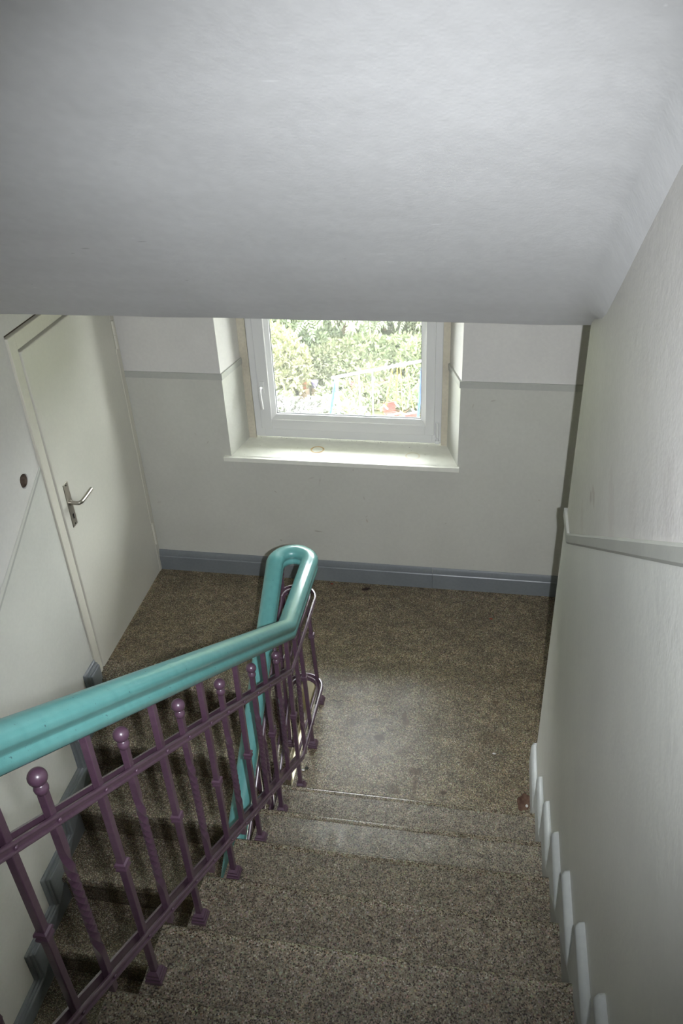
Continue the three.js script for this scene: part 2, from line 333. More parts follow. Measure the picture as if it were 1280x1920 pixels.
part(flightR, 'stringer', sideSlab((() => {                                   // cream painted end of the flight, just behind the step ends
  const a = []; for (let k = 1; k <= 7; k++) { const n = N1 - (k - 1) * G - 0.03; a.push([n, (k - 1) * RISE - 0.02], [n, k * RISE - 0.03]); }
  a.push([N1 - 7 * G, 7 * RISE - 0.03], [N1 - 7 * G, 7 * RISE - 0.24], [N1 - 0.03, -0.26], [N1 + 0.1, -0.26], [N1 + 0.1, -0.02]); return a;
})(), SL - 0.008, SL + 0.002), M.cream);
part(flightR, 'waist_slab', sideSlab([[N1 + 0.1, -0.02], [N1 + 0.1, -0.26], [N1 - 0.03, -0.26], [N1 - 7 * G, 7 * RISE - 0.25], [N1 - 7 * G, 6 * RISE - 0.01]], SL + 0.004, XR), M.white);
const flightL = structure('stair_flight_lower', 'darker terrazzo flight going down from the landing along the left wall');
for (let k = 0; k <= 7; k++) part(flightL, 'step', stepBlock(XL, SLL, N0L - k * GL, -k * RISE, -1, k ? GL : 0.122, k + 11), M.stepDark);
for (let k = 0; k <= 7; k++) part(flightL, 'riser', box(XL, SLL, -(k + 1) * RISE, -k * RISE - 0.056, N0L - k * GL + 0.0225, N0L - k * GL + 0.03), M.riser, k ? undefined : 'dark stone riser');
part(flightL, 'stringer', sideSlab((() => {
  const a = []; for (let k = 0; k <= 7; k++) { const n = N0L - k * GL + 0.03; a.push([n, -k * RISE - 0.03], [n, -(k + 1) * RISE - 0.03]); }
  a.push([N0L - 7 * GL + 0.3, FLOOR2 - 0.05], [3.0, -0.3], [3.0, -0.03]); return a;
})(), SLL - 0.002, SLL + 0.010), M.cream);
part(flightL, 'waist_slab', sideSlab([[3.0, -RISE], [3.0, -0.32], [N0L - 7 * GL + 0.3, FLOOR2 - 0.06], [N0L - 7 * GL + 0.02, FLOOR2 - 0.06], [N0L - 7 * GL + 0.02, FLOOR2]], XL, SLL - 0.004), M.white);
// landing front face towards the well
part(floor, 'edge_face', [box(SLL - 0.02, SL + 0.02, -0.26, -0.006, 2.99, 3.02), box(SL - 0.006, SL + 0.004, -0.26, -0.012, N1 - 0.02, 3.0)], M.cream, 'cream painted edge of the landing');
part(floor, 'slab_underside', box(XL, XR, -0.28, -0.2, 2.9, D), M.white);
const platform = structure('floor_upper', 'upper landing at the head of the flight');
part(platform, 'platform_slab', box(XL, XR, PLAT - 0.22, PLAT, BACK, N1 - 7 * G - 0.0), M.step);
const lower = structure('floor_lower', 'lower hall floor at the foot of the left flight');
part(lower, 'hall_slab', box(XL, XA, FLOOR2 - 0.25, FLOOR2 - 0.0, BACK, 2.6), M.stepDark);

/* ───────── setting: walls ───────── */
const wallBack = structure('wall_back', 'white wall with a grey dado round the window');
{
  const X0 = -1.3664, X1 = -0.1241, R0 = -1.3213, R1 = -0.1952, OUT = 4.32;
  const left = [[XL - 0.15, D], [X0, D], [R0, FZ], [R0, OUT], [XL - 0.15, OUT]], right = [[X1, D], [XA + 0.15, D], [XA + 0.15, OUT], [R1, OUT], [R1, FZ]];
  part(wallBack, 'plaster', [planSlab(left, -0.5, 2.4), planSlab(right, -0.5, 2.4), planSlab([[X0, D], [X1, D], [R1, FZ], [R1, OUT], [R0, OUT], [R0, FZ]], -0.5, SILL - 0.03), planSlab([[X0, D], [X1, D], [R1, FZ], [R1, OUT], [R0, OUT], [R0, FZ]], HEAD, 2.4)], M.white);
  const t = 0.004, top = DADO - 0.008;
  part(wallBack, 'dado_panel', [
    planSlab([[XL, D - t], [X0 + t, D - t], [R0 + t, FZ], [R0, FZ], [X0, D], [XL, D]], SILL, top), planSlab([[X1 - t, D - t], [XA, D - t], [XA, D], [X1, D], [R1, FZ], [R1 - t, FZ]], SILL, top),
    planSlab([[XL, D - t], [XA, D - t], [XA, D], [XL, D]], 0, SILL)], M.dadoBack, 'grey painted dado below the white wall');
  const b = 0.009, y0 = DADO - 0.034;
  part(wallBack, 'dado_moulding', [planSlab([[XL, D - b], [X0 + b, D - b], [R0 + b, FZ], [R0, FZ], [X0, D], [XL, D]], y0, DADO), planSlab([[X1 - b, D - b], [XA, D - b], [XA, D], [X1, D], [R1, FZ], [R1 - b, FZ]], y0, DADO)], M.dadoStrip);
  part(wallBack, 'reveal_strip', [box(R0 - 0.0, -1.2775, SILL, HEAD, FZ - 0.004, FZ + 0.03), box(-0.2313, R1, SILL, HEAD, FZ - 0.004, FZ + 0.03)], M.strip, 'stained beige strip beside the window frame');
}
const skirtProfile = (w, t = 0.017) => [[0, 0], [0, t], [w * 0.70, t], [w * 0.735, t - 0.004], [w * 0.77, t - 0.003], [w * 0.80, t - 0.0045], [w * 0.84, t - 0.006], [w * 0.93, t - 0.010], [w, 0.004], [w, 0]];
const bbBack = structure('baseboard_back', 'grey painted baseboard with a moulded top under the window');
{
  const place = (a, b, v) => V3(a, b, -(D - 0.004 - v)), prof = skirtProfile(0.136, 0.02);
  part(bbBack, 'board', planeSweep([[XL, 0], [-0.246, 0]], prof, place, 1), M.skirt);
  part(bbBack, 'board', planeSweep([[-0.2445, 0], [XA, 0]], prof, (a, b, v) => place(a, b, v * 0.97), 1), M.skirt);
}
// the right wall: from the corner of the landing to behind the camera, and the alcove behind the corner
const wallRight = structure('wall_right', 'white wall beside the flight with a grey dado, both lightened for flash light');
const dadoR = (d) => 1.352 + Math.max(0, 2.452 - d) * 0.668;
{
  const r = 0.018, c = []; for (let i = 0; i <= 6; i++) { const t = i / 6 * Math.PI / 2; c.push([XR + r - r * Math.sin(t) * 1, DC - r + r * Math.cos(t)]); }
  part(wallRight, 'plaster', [planSlab([[XR, BACK], [XR + 0.16, BACK], [XR + 0.16, DC], ...c], FLOOR2 - 0.2, TOP + 0.1, [], 0.7), box(XR + 0.1, XA + 0.15, -0.3, 2.4, DC - 0.12, DC), box(XA, XA + 0.15, -0.3, 2.4, DC - 0.12, D)], M.rightUpperLit);
  const t = 0.004;
  const line = [[DC, dadoR(DC) - 0.02], [2.452, dadoR(2.452) - 0.02], [BACK, dadoR(BACK) - 0.02]];
  part(wallRight, 'dado_panel', [sideSlab([[BACK, -0.2], [DC - r, -0.2], [DC - r, line[0][1]], line[1], line[2]], XR - t, XR), planSlab([[XR - t, DC - r], ...c.map(([x, d]) => [XR + r + (x - XR - r) * (1 + t / r), DC - r + (d - DC + r) * (1 + t / r)]).reverse().slice(1), [XR + 0.3, DC + t], [XR + 0.3, DC], [XR + r, DC - r]], 0, line[0][1], [], 0.7), box(XR + 0.2, XA, 0, DADO - 0.01, DC, DC + t), box(XA - t, XA, 0, DADO - 0.01, DC, D)], M.rightDadoLit, 'grey dado painted above the stairs, lightened to stand in for flash light');
  // moulding: level round the corner, then up with the stairs
  const prof = [[0, 0], [0, 0.008], [0.006, 0.010], [0.03, 0.010], [0.036, 0.006], [0.036, 0]];
  part(wallRight, 'dado_moulding', [planeSweep([[DC - 0.004, dadoR(DC)], [2.452, dadoR(2.452)], [BACK, dadoR(BACK)]], prof, (a, b, v) => V3(XR - t - v + 0.004, b, -a), 1, { crease: 0.25 }), box(XR - 0.0098, XA, dadoR(DC) - 0.036, dadoR(DC), DC - 0.008, DC + 0.010, 0.002)], M.dadoStrip);
}
// a stepped skirting: two bevelled layers cut to the zigzag of the flight
function steppedSkirt(path, w, side, layers) {
  const nrm = (v) => { const l = Math.hypot(v[0], v[1]); return [v[0] / l, v[1] / l]; };
  const offset = (u) => path.map((p, i) => {
    const d0 = i ? [p[0] - path[i - 1][0], p[1] - path[i - 1][1]] : null, d1 = i + 1 < path.length ? [path[i + 1][0] - p[0], path[i + 1][1] - p[1]] : null;
    const a = nrm(d0 ?? d1), b = nrm(d1 ?? d0), m = nrm([-(a[1] + b[1]) * side, (a[0] + b[0]) * side]), k = 1 / (m[0] * -a[1] * side + m[1] * a[0] * side);
    return [p[0] + m[0] * u * k, p[1] + m[1] * u * k];
  });
  const base = offset(-0.03).reverse();
  return layers.map(([u, x0, x1, bevel, round]) => {
    const top = offset(u), s = new THREE.Shape(); s.moveTo(...top[0]);
    for (let i = 1; i + 1 < top.length; i++) {
      const a = nrm([top[i - 1][0] - top[i][0], top[i - 1][1] - top[i][1]]), b = nrm([top[i + 1][0] - top[i][0], top[i + 1][1] - top[i][1]]);
      s.lineTo(top[i][0] + a[0] * round, top[i][1] + a[1] * round); s.quadraticCurveTo(...top[i], top[i][0] + b[0] * round, top[i][1] + b[1] * round);
    }
    s.lineTo(...top.at(-1)); base.forEach((p) => s.lineTo(...p)); s.closePath();
    const g = new THREE.ExtrudeGeometry(s, { depth: x1 - x0 - 2 * bevel, bevelEnabled: true, bevelThickness: bevel, bevelSize: bevel, bevelOffset: -bevel, bevelSegments: 3, curveSegments: 4 });
    g.applyMatrix4(new THREE.Matrix4().set(0, 0, 1, x0 + bevel, 0, 1, 0, 0, -1, 0, 0, 0, 0, 0, 0, 1));
    return boxUV(toCreasedNormals(clean(g), 0.6));
  });
}
const bbRight = structure('baseboard_right', 'pale grey stepped baseboard climbing the right wall with the stairs');
{
  const path = [[DC + 0.012, 0]]; for (let k = 1; k <= 7; k++) { const n = N1 - (k - 1) * G - 0.02; path.push([n, (k - 1) * RISE], [n, k * RISE]); } path.push([-0.2, 7 * RISE]);
  part(bbRight, 'board', steppedSkirt(path, 0.112, -1, [[0.112, XR - 0.027, XR + 0.03, 0.020, 0.018]]), M.skirtPale);
  part(bbRight, 'board', planeSweep([[XR - 0.018, 0], [XA, 0]], skirtProfile(0.112, 0.016), (a, b, v) => V3(a, b, -(DC + 0.003 + v)), 1), M.skirtPale);
}
// the left wall with its doorway and the round hole
const wallLeft = structure('wall_left', 'white wall beside the lower flight with a grey dado lightened for window light');
const DF0 = 2.871, DF1 = D, DFT = 1.838;
const dadoL = (d) => 1.25 - 0.655 * (2.86 - d);
{
  const outline = [[BACK, FLOOR2 - 0.2], [DF0, FLOOR2 - 0.2], [DF0, DFT + 0.013], [D + 0.1, DFT + 0.013], [D + 0.1, TOP + 0.1], [BACK, TOP + 0.1]];
  const hole = new THREE.Path(); hole.setFromPoints(Array.from({ length: 20 }, (_, i) => { const a = -i / 20 * Math.PI * 2, k = 1 + 0.07 * Math.sin(3 * a + 1); return new THREE.Vector2(2.737 + 0.031 * k * Math.cos(a), 1.262 + 0.034 * k * Math.sin(a)); }));
  part(wallLeft, 'plaster', [sideSlab(outline, XL - 0.2, XL, [hole]), sideSlab([[DF0, -0.3], [D + 0.1, -0.3], [D + 0.1, DFT + 0.04], [DF0, DFT + 0.04]], XL - 0.24, XL - 0.1)], M.white);
  const c = new THREE.CylinderGeometry(0.0275, 0.0275, 0.05, 20, 1, true).rotateZ(Math.PI / 2).scale(1, 1.08, 1).translate(XL - 0.0265, 1.262, -2.737), e = new THREE.CircleGeometry(0.045, 20).rotateY(Math.PI / 2).translate(XL - 0.05, 1.262, -2.737);
  part(wallLeft, 'round_hole', [boxUV(c), boxUV(e)], M.hole, 'round hole in the plaster left of the door');
  const t = 0.004;
  part(wallLeft, 'dado_panel', sideSlab([[BACK, FLOOR2], [DF0 - 0.002, FLOOR2], [DF0 - 0.002, dadoL(DF0)], [BACK, Math.max(-1.5, dadoL(BACK))]], XL, XL + t), M.leftDadoLit, 'grey dado lightened for window light, falling with the lower flight');
  part(wallLeft, 'dado_moulding', planeSweep([[DF0 - 0.002, dadoL(DF0) + 0.004], [0.2, dadoL(0.2) + 0.004]], [[0, 0], [0, 0.004], [0.010, 0.005], [0.015, 0.003], [0.015, 0]], (a, b, v) => V3(XL + v, b - 0.012, -a), 1), M.dadoStrip);
}
const bbLeft = structure('baseboard_left', 'grey stepped baseboard running down the left wall with the lower flight');
{
  const path = [[DF0 - 0.002, 0]]; for (let k = 0; k <= 7; k++) { const n = N0L - k * GL + 0.018; path.push([n, -k * RISE], [n, -(k + 1) * RISE]); } path.push([0.3, -8 * RISE]);
  path[0][0] = DF0; 
  part(bbLeft, 'board', steppedSkirt(path, 0.12, -1, [[0.12, XL - 0.02, XL + 0.016, 0.009, 0.006], [0.103, XL, XL + 0.026, 0.006, 0.004], [0.090, XL, XL + 0.034, 0.006, 0.004]]), M.skirt);
}
const wallFront = structure('wall_front', 'white wall behind the viewpoint');
part(wallFront, 'plaster', [box(XL - 0.2, XA + 0.15, FLOOR2 - 0.2, TOP + 0.1, BACK - 0.15, BACK)], M.white);
const wallHall = structure('wall_hall', 'white wall closing the lower hall below the landing');
part(wallHall, 'plaster', [box(XL - 0.2, XA + 0.15, FLOOR2 - 0.2, -0.24, 2.95, 3.1), box(XR + 0.1, XA + 0.15, FLOOR2 - 0.2, TOP + 0.1, BACK, DC - 0.1)], M.white);
const ceiling = structure('ceiling', 'white plastered slope under the upper flight');
{
  const dTop = DC - (TOP - SOFF_Y) / SOFF_S;
  // a slightly uneven lower edge, as hand plastered
  const nx = 48, ny = 30, g = new THREE.PlaneGeometry(1, 1, nx, ny), p = g.attributes.position, uv = g.attributes.uv;
  for (let i = 0; i < p.count; i++) {
    const a = p.getX(i) + 0.5, b = p.getY(i) + 0.5, x = lerp(XL - 0.05, XR + 0.05, a), d = lerp(DC, dTop, b), wob = 0.004 * noise.noise(x * 2.2, d * 1.6, 4) + 0.0025 * noise.noise(x * 5, d * 4, 9);
    // the cove where the slope meets the right wall
    const q = Math.max(0, 0.13 - (XR - x)), cove = 0.13 - Math.sqrt(Math.max(0, 0.0169 - q * q)), fade = smooth(0, 0.35, DC - d) * 0.75;
    p.setXYZ(i, x, SOFF_Y + (DC - d) * SOFF_S + wob - cove * fade, -d);
    uv.setXY(i, x + 1.955, (DC - d) * 1.177);
  }
  g.computeVertexNormals();
  part(ceiling, 'slope', g, M.soffit);
  part(ceiling, 'edge_face', box(XL - 0.05, XR + 0.05, SOFF_Y + 0.012, SOFF_Y + 0.1, DC - 0.014, DC - 0.001), M.soffit);
  part(ceiling, 'slab', sideSlab([[DC - 0.01, SOFF_Y + 0.06], [DC - 0.01, 2.5], [dTop, TOP + 0.4], [dTop, TOP + 0.05]], XL - 0.2, XR + 0.16), M.soffit);
  part(ceiling, 'landing_soffit', box(XL - 0.2, XA + 0.15, SOFF_Y + 0.04, SOFF_Y + 0.3, DC - 0.02, D + 0.3), M.white);
  part(ceiling, 'upper_flat', box(XL - 0.2, XA + 0.15, TOP, TOP + 0.2, BACK, dTop + 0.1), M.white);
}

/* ───────── door ───────── */
const door = structure('door_1', 'plain cream door on the left wall of the landing'); door.userData.category = undefined; delete door.userData.category;
{
  const L0 = 2.938, L1 = 3.778, LT = 1.758;
  const fr = (d0, d1, y0, y1) => box(XL - 0.1, XL + 0.012, y0, y1, d0, d1, 0.004);
  part(door, 'door_frame', [fr(DF0, L0 - 0.011, 0, DFT), fr(L1 + 0.006, D - 0.006, 0, DFT), fr(L0 - 0.014, L1 + 0.01, LT + 0.014, DFT)], M.doorFrame);
  const leaf = part(door, 'door_leaf', box(XL - 0.035, XL + 0.014, 0.008, LT, L0, L1, 0.005), M.door);
  part(door, 'rebate', [box(XL - 0.08, XL - 0.036, 0, LT + 0.02, L0 - 0.02, L1 + 0.02), box(XL - 0.05, XL - 0.012, DFT - 0.002, DFT + 0.02, DF0, D)], M.gap);
  const plate = part(leaf, 'handle_plate', [box(XL + 0.014, XL + 0.0175, 0.858, 1.09, 2.984, 3.028, 0.0015)], M.steel, 'brushed steel handle plate');
  part(leaf, 'key_hole', [boxUV(new THREE.CylinderGeometry(0.006, 0.006, 0.002, 14).rotateZ(Math.PI / 2).translate(XL + 0.0178, 0.918, -3.006)), box(XL + 0.0168, XL + 0.0188, 0.898, 0.918, 3.0025, 3.0095), ], M.black);
  part(leaf, 'screw', [[1.078], [0.87]].map(([y]) => boxUV(new THREE.CylinderGeometry(0.0035, 0.0035, 0.002, 10).rotateZ(Math.PI / 2).translate(XL + 0.0178, y, -3.006))), M.black);
  const lever = new THREE.CatmullRomCurve3([V3(XL + 0.016, 0.985, -3.006), V3(XL + 0.05, 0.985, -3.006), V3(XL + 0.062, 0.985, -3.008), V3(XL + 0.068, 0.985, -3.02), V3(XL + 0.07, 0.986, -3.04), V3(XL + 0.07, 0.99, -3.125)], false, 'catmullrom', 0.2);
  const cap = new THREE.SphereGeometry(0.0095, 14, 8).translate(XL + 0.07, 0.99, -3.125);
  part(leaf, 'door_handle', [boxUV(new THREE.TubeGeometry(lever, 40, 0.0095, 14)), boxUV(cap), boxUV(new THREE.CylinderGeometry(0.013, 0.013, 0.01, 18).rotateZ(Math.PI / 2).translate(XL + 0.021, 0.985, -3.006))].map(clean), M.steel, 'brushed steel lever handle');
  for (const [a, b] of [[1.435, 1.585], [0.205, 0.35]]) part(door, 'hinge', [boxUV(new THREE.CylinderGeometry(0.008, 0.008, (b - a) * 0.49, 14).translate(XL + 0.018, lerp(a, b, 0.75), -3.783)), boxUV(new THREE.CylinderGeometry(0.008, 0.008, (b - a) * 0.49, 14).translate(XL + 0.018, lerp(a, b, 0.25), -3.783))], M.doorFrame);
}

/* ───────── window ───────── */
const win = structure('window_1', 'white plastic window with a single sash above the sill');
{
  const FX = [-1.2769, -0.2313], FY = [0.8167, HEAD - 0.005], GX = [-1.1498, -0.3425], GY = [0.9565, 1.82], SX = [-1.238, -0.268], SY = [0.872, 1.9];
  const ring = (x, y, inx, iny, d0, d1, r) => [box(x[0], inx[0], y[0], y[1], d0, d1, r), box(inx[1], x[1], y[0], y[1], d0, d1, r), box(inx[0] - 0.002, inx[1] + 0.002, y[0], iny[0], d0, d1, r), box(inx[0] - 0.002, inx[1] + 0.002, iny[1], y[1], d0, d1, r)];
  part(win, 'window_frame', ring(FX, FY, [SX[0] + 0.012, SX[1] - 0.012], [SY[0] + 0.012, SY[1] - 0.012], FZ, FZ + 0.07, 0.004), M.pvc);
  const sash = part(win, 'sash', ring(SX, SY, [GX[0] - 0.024, GX[1] + 0.024], [GY[0] - 0.024, GY[1] + 0.024], FZ - 0.016, FZ + 0.06, 0.005), M.pvc);
  // bead sloping in to the glass
  const slope = (pts) => { const b = [[GX[0] - 0.026, GY[0] - 0.026], [GX[1] + 0.026, GY[0] - 0.026], [GX[1] + 0.026, GY[1] + 0.026], [GX[0] - 0.026, GY[1] + 0.026]], a = [[GX[0], GY[0]], [GX[1], GY[0]], [GX[1], GY[1]], [GX[0], GY[1]]]; return loft([0, 1, 2, 3, 0].map((i) => [V3(b[i][0], b[i][1], -(FZ - 0.012)), V3(a[i][0], a[i][1], -(FZ + 0.008)), V3(a[i][0], a[i][1], -(FZ + 0.022)), V3(b[i][0], b[i][1], -(FZ + 0.022))]), { caps: false, crease: 0.3 }); };
  part(sash, 'glazing_bead', slope(), M.pvc);
  part(sash, 'gasket', ring([GX[0] - 0.004, GX[1] + 0.004], [GY[0] - 0.004, GY[1] + 0.004], [GX[0] + 0.004, GX[1] - 0.004], [GY[0] + 0.004, GY[1] - 0.004], FZ + 0.0195, FZ + 0.024), M.gasket);
  part(sash, 'glass', box(GX[0] - 0.01, GX[1] + 0.01, GY[0] - 0.01, GY[1] + 0.01, FZ + 0.024, FZ + 0.028), M.glass, 'clear window pane');
  // handle: plate, neck and a curved grip hanging down
  const grip = new THREE.CatmullRomCurve3([V3(-1.213, 1.13, -FZ + 0.03), V3(-1.213, 1.135, -FZ + 0.058), V3(-1.212, 1.115, -FZ + 0.068), V3(-1.211, 1.06, -FZ + 0.064), V3(-1.210, 1.018, -FZ + 0.058)]);
  const tube = new THREE.TubeGeometry(grip, 30, 0.009, 12); 
  part(sash, 'window_handle', [box(-1.228, -1.198, 1.095, 1.165, FZ - 0.027, FZ - 0.016, 0.004), boxUV(tube), boxUV(new THREE.SphereGeometry(0.009, 12, 8).translate(-1.210, 1.018, -FZ + 0.058))].map(clean), M.pvc, 'white window handle turned down');
  part(win, 'window_hinge', [boxUV(new THREE.CylinderGeometry(0.0085, 0.0085, 0.085, 16).translate(-0.251, 0.905, -FZ + 0.012)), boxUV(new THREE.CylinderGeometry(0.007, 0.007, 0.02, 16).translate(-0.251, 0.85, -FZ + 0.012)), box(-0.262, -0.24, 0.822, 0.842, FZ - 0.018, FZ + 0.001, 0.003)].map(clean), M.pvc, 'white hinge cover at the lower right of the sash');
  // sill board with two rust rings and dirty specks
  const W = 1024, H = 256, r = rng(77), specks = Array.from({ length: 70 }, () => [r() * 1.3, r() < 0.7 ? 0.262 - 0.035 * r() * r() : r() * 0.26, 0.0012 + 0.003 * r() * r(), 0.3 + 0.6 * r()]);
  const sillN = tileNoise(78, 64), sillMap = tex(W, H, (x, y) => {
    const u = x / W * 1.3, v = y / H * 0.28; let c = [226, 226, 214]; const k = 8 * (sillN(x / 16, y / 16) - 0.5); c = c.map((q) => q + k);
    for (const [rx, rv, rad, a, cc] of [[0.507, 0.135, 0.034, 0.85, [176, 128, 52]], [1.036, 0.112, 0.036, 0.3, [186, 160, 110]]]) {
      const q = Math.hypot(u - rx, v - rv), w = Math.abs(q - rad), th = 0.0045 + 0.002 * noise.noise(u * 60, v * 60, 3); const f = a * (1 - smooth(th * 0.5, th * 1.4, w)) * (0.75 + 0.5 * noise.noise(u * 30, v * 30, 1)); if (f > 0) c = c.map((z, i) => lerp(z, cc[i], f)); }
    for (const [sx, sv, sr, a] of specks) { const q = Math.hypot(u - sx, v - sv) / sr; if (q < 1.2) c = c.map((z, i) => lerp(z, [60, 48, 34][i], a * (1 - smooth(0.5, 1.2, q)))); }
    return c;
  }, true, false);
  M.sill = std({ map: sillMap, roughness: 0.4 });
  const s = planSlab([[-1.402, D - 0.025], [-0.119, D - 0.025], [-0.119, D - 0.0], [-0.126, D + 0.004], [-0.197, FZ + 0.03], [-1.3205, FZ + 0.03], [-1.3655, D + 0.004], [-1.402, D]], SILL - 0.024, SILL);
  const p = s.attributes.position, uv = s.attributes.uv; for (let i = 0; i < p.count; i++) uv.setXY(i, (p.getX(i) + 1.41) / 1.3, (-p.getZ(i) - D + 0.025) / 0.28 + (p.getY(i) < SILL - 0.01 ? 0.02 : 0));
  part(win, 'window_sill', s, M.sill, 'cream window sill with two brown ring stains');
}

/* ───────── the railing: one thing ───────── */
const RS = -0.7236, RX = -0.706, RXL = -0.855, RU = (RX - RXL) / 2, UC = 2.79;      // right plane, left plane, centre of the turn
const railing = thing('stair_railing', 'plum iron stair railing with twisted bars under a looped teal handrail', 'railing', [0, 0, 0]);
{
  // path of a line at height h above the nosings of the flights; level at H over the landing
  const linePath = (h, H, top, end, turnN = 18) => {
    const kd = N1 + (h + RISE - H) / RISE * G, slope = RISE / G, pts = [V3(RS, H + (kd - top) * slope, -top), V3(RX - 0.004, H, -kd)];
    pts.push(V3(RX, H, -UC));
    for (let i = 1; i < turnN; i++) { const a = i / turnN * Math.PI; pts.push(V3((RX + RXL) / 2 + RU * Math.cos(a), H, -(UC + RU * Math.sin(a)))); }
    pts.push(V3(RXL, H, -UC));
    pts.push(V3(RXL, H - (UC - end) * RISE / GL, -end));
    return pts;
  };
  const hand = [[-0.010, 0], [-0.026, 0], [-0.030, 0.004], [-0.030, 0.016], [-0.025, 0.021], [-0.0245, 0.026], [-0.031, 0.033], [-0.034, 0.041], [-0.032, 0.051], [-0.025, 0.059], [-0.013, 0.064], [0, 0.0655], [0.013, 0.064], [0.025, 0.059], [0.032, 0.051], [0.034, 0.041], [0.031, 0.033], [0.0245, 0.026], [0.025, 0.021], [0.030, 0.016], [0.030, 0.004], [0.026, 0], [0.010, 0]];
  const HR = 0.773, HRL = 0.845;
  part(railing, 'handrail', railSweep(linePath(HR, HRL, -0.15, 1.0, 22), hand.map(([x, y]) => [x * 1.1, y * 1.12]), { crease: 0.9 }), M.teal, 'teal painted wooden handrail with a U-turn over the landing');
  // pairs of profiled flat bars left and right of the uprights
  const UP = 0.604, LO = 0.085, UPL = 0.69, LOL = 0.145;
  const flat = (s) => {                                                // a flat bar with a round bead along each edge
    const a = 0.0086, cx = 0.0128, r = 0.0040, yb = 0.0080, web = 0.0122, pts = [[a, -yb - r]];
    for (let i = 0; i <= 6; i++) { const t = -Math.PI / 2 + i / 6 * (Math.PI / 2 + 1.25); pts.push([cx + r * Math.cos(t), -yb + r * Math.sin(t)]); }
    pts.push([web, -0.0035], [web, 0.0035]);
    for (let i = 0; i <= 6; i++) { const t = -1.25 + i / 6 * (Math.PI / 2 + 1.25); pts.push([cx + r * Math.cos(t), yb + r * Math.sin(t)]); }
    pts.push([a, yb + r]);
    return pts.map(([x, y]) => [x * s, y]);
  };
  for (const [h, H] of [[UP, UPL], [LO, LOL]]) for (const s of [1, -1]) part(railing, 'flat_bar', railSweep(linePath(h, H, -0.1, 1.0), s > 0 ? flat(1) : flat(-1).reverse(), { crease: 0.6 }), M.plum);
  const at = (y, H0, H1) => 0;
  const B = 0.0082;
  // shapes, each standing on y = 0
  const sq = (y0, y1, b = B, r = 0.0018) => boxUV(new RoundedBoxGeometry(b * 2, y1 - y0, b * 2, 1, r).translate(0, (y0 + y1) / 2, 0));
  const collar = () => loft([[0.0082, -0.012], [0.0125, -0.010], [0.0125, -0.004], [0.0105, 0], [0.0135, 0.006], [0.0125, 0.012], [0.0082, 0.014]].map(([w, y]) => [V3(-w, y, w), V3(w, y, w), V3(w, y, -w), V3(-w, y, -w)]), { crease: 0.3 });
  const shoe = () => loft([[0.021, 0], [0.021, 0.010], [0.0185, 0.013], [0.0185, 0.021], [0.0155, 0.024], [0.0155, 0.030], [0.0085, 0.036]].map(([w, y]) => [V3(-w, y, w), V3(w, y, w), V3(w, y, -w), V3(-w, y, -w)]), { crease: 0.3 });
  const twist = (y0, y1) => { const n = 44, secs = []; for (let i = 0; i <= n; i++) { const y = lerp(y0, y1, i / n), t = i / n, a = smooth(0.10, 0.90, t) * Math.PI * 5.5, w = B * 0.96; secs.push([[-w, w], [w, w], [w, -w], [-w, -w]].map(([x, z]) => V3(x * Math.cos(a) - z * Math.sin(a), y, x * Math.sin(a) + z * Math.cos(a)))); } return loft(secs, { crease: 0.75 }); };
  const ball = (y) => boxUV(new THREE.SphereGeometry(0.0175, 24, 16).translate(0, y, 0));
  const ring = (y) => boxUV(new THREE.LatheGeometry([[0.001, -0.011], [0.0095, -0.011], [0.0125, -0.006], [0.0135, 0], [0.0125, 0.005], [0.009, 0.009], [0.0075, 0.013], [0.001, 0.013]].map((p) => new THREE.Vector2(...p)), 22).translate(0, y, 0));
  const rivet = (y, x, tilt) => boxUV(new THREE.SphereGeometry(0.0045, 10, 6).scale(0.7, 1, 1).translate(x, y, 0));
  const place = (m, x, y, d, turn = 0) => { m.position.set(x, y, -d); m.rotation.y = turn; return m; };
  // x, d, heights over the foot: foot (null: hangs from the bars), lower bar, upper bar, handrail
  function post(x, d, y0, yl, yu, yh, withShoe = true) {
    const foot = withShoe ? 0.03 : 0;
    const m = place(part(railing, 'post', sq(foot, yh - y0 + 0.01), M.plum), x, y0, d);
    part(m, 'collar', collar().translate(0, (yl + yu) / 2 - y0 + 0.01, 0), M.plum);
    if (withShoe) part(m, 'shoe', shoe(), M.plum);
    for (const y of [yl, yu]) part(m, 'rivet', rivet(y - y0, x > -0.8 ? 0.0150 : -0.0150), M.plum);
    return m;
  }
  function twisted(x, d, yl, yu, drop = 0.055) {
    const y0 = yl - drop, top = yu + 0.075 - y0;
    const m = place(part(railing, 'twisted_bar', [twist(0.085, yu - y0 - 0.03), sq(0, 0.09), sq(yu - y0 - 0.035, top)], M.plum), x, y0, d);
    part(m, 'collar_ring', ring(top + 0.008), M.plum); part(m, 'ball', ball(top + 0.036), M.plum);
    for (const y of [yl, yu]) part(m, 'rivet', rivet(y - y0, x > -0.8 ? 0.0150 : -0.0150), M.plum);
    return m;
  }
  // right flight: one post on every tread, a twisted bar between
  const rx = (d) => lerp(RS, RX - 0.004, (d + 0.12) / 2.5);
  for (let k = 8; k >= 1; k--) { const d = 2.063 - (k - 1) * G - 0.008, n = nose(d); post(rx(d), d, k * RISE, n + LO, n + UP, n + HR); }
  for (let k = 7; k >= 0; k--) { const d = 2.063 - (k - 0.5) * G - 0.016 * k / 3, n = nose(d); twisted(rx(d), d, n + LO, n + UP); }
  // landing: post by the first riser, twisted, then a post and the last one at the turn
  post(RX, 2.33, 0, nose(2.33) + LO, nose(2.33) + UP, nose(2.33) + HR);
  twisted(RX, 2.448, LOL, UPL);
  post(RX + 0.006, 2.57, 0, LOL, UPL, HRL).rotation.z = 0.03;
  post(RX - 0.014, 2.848, 0, LOL, UPL, HRL - 0.01).rotation.z = 0.04;
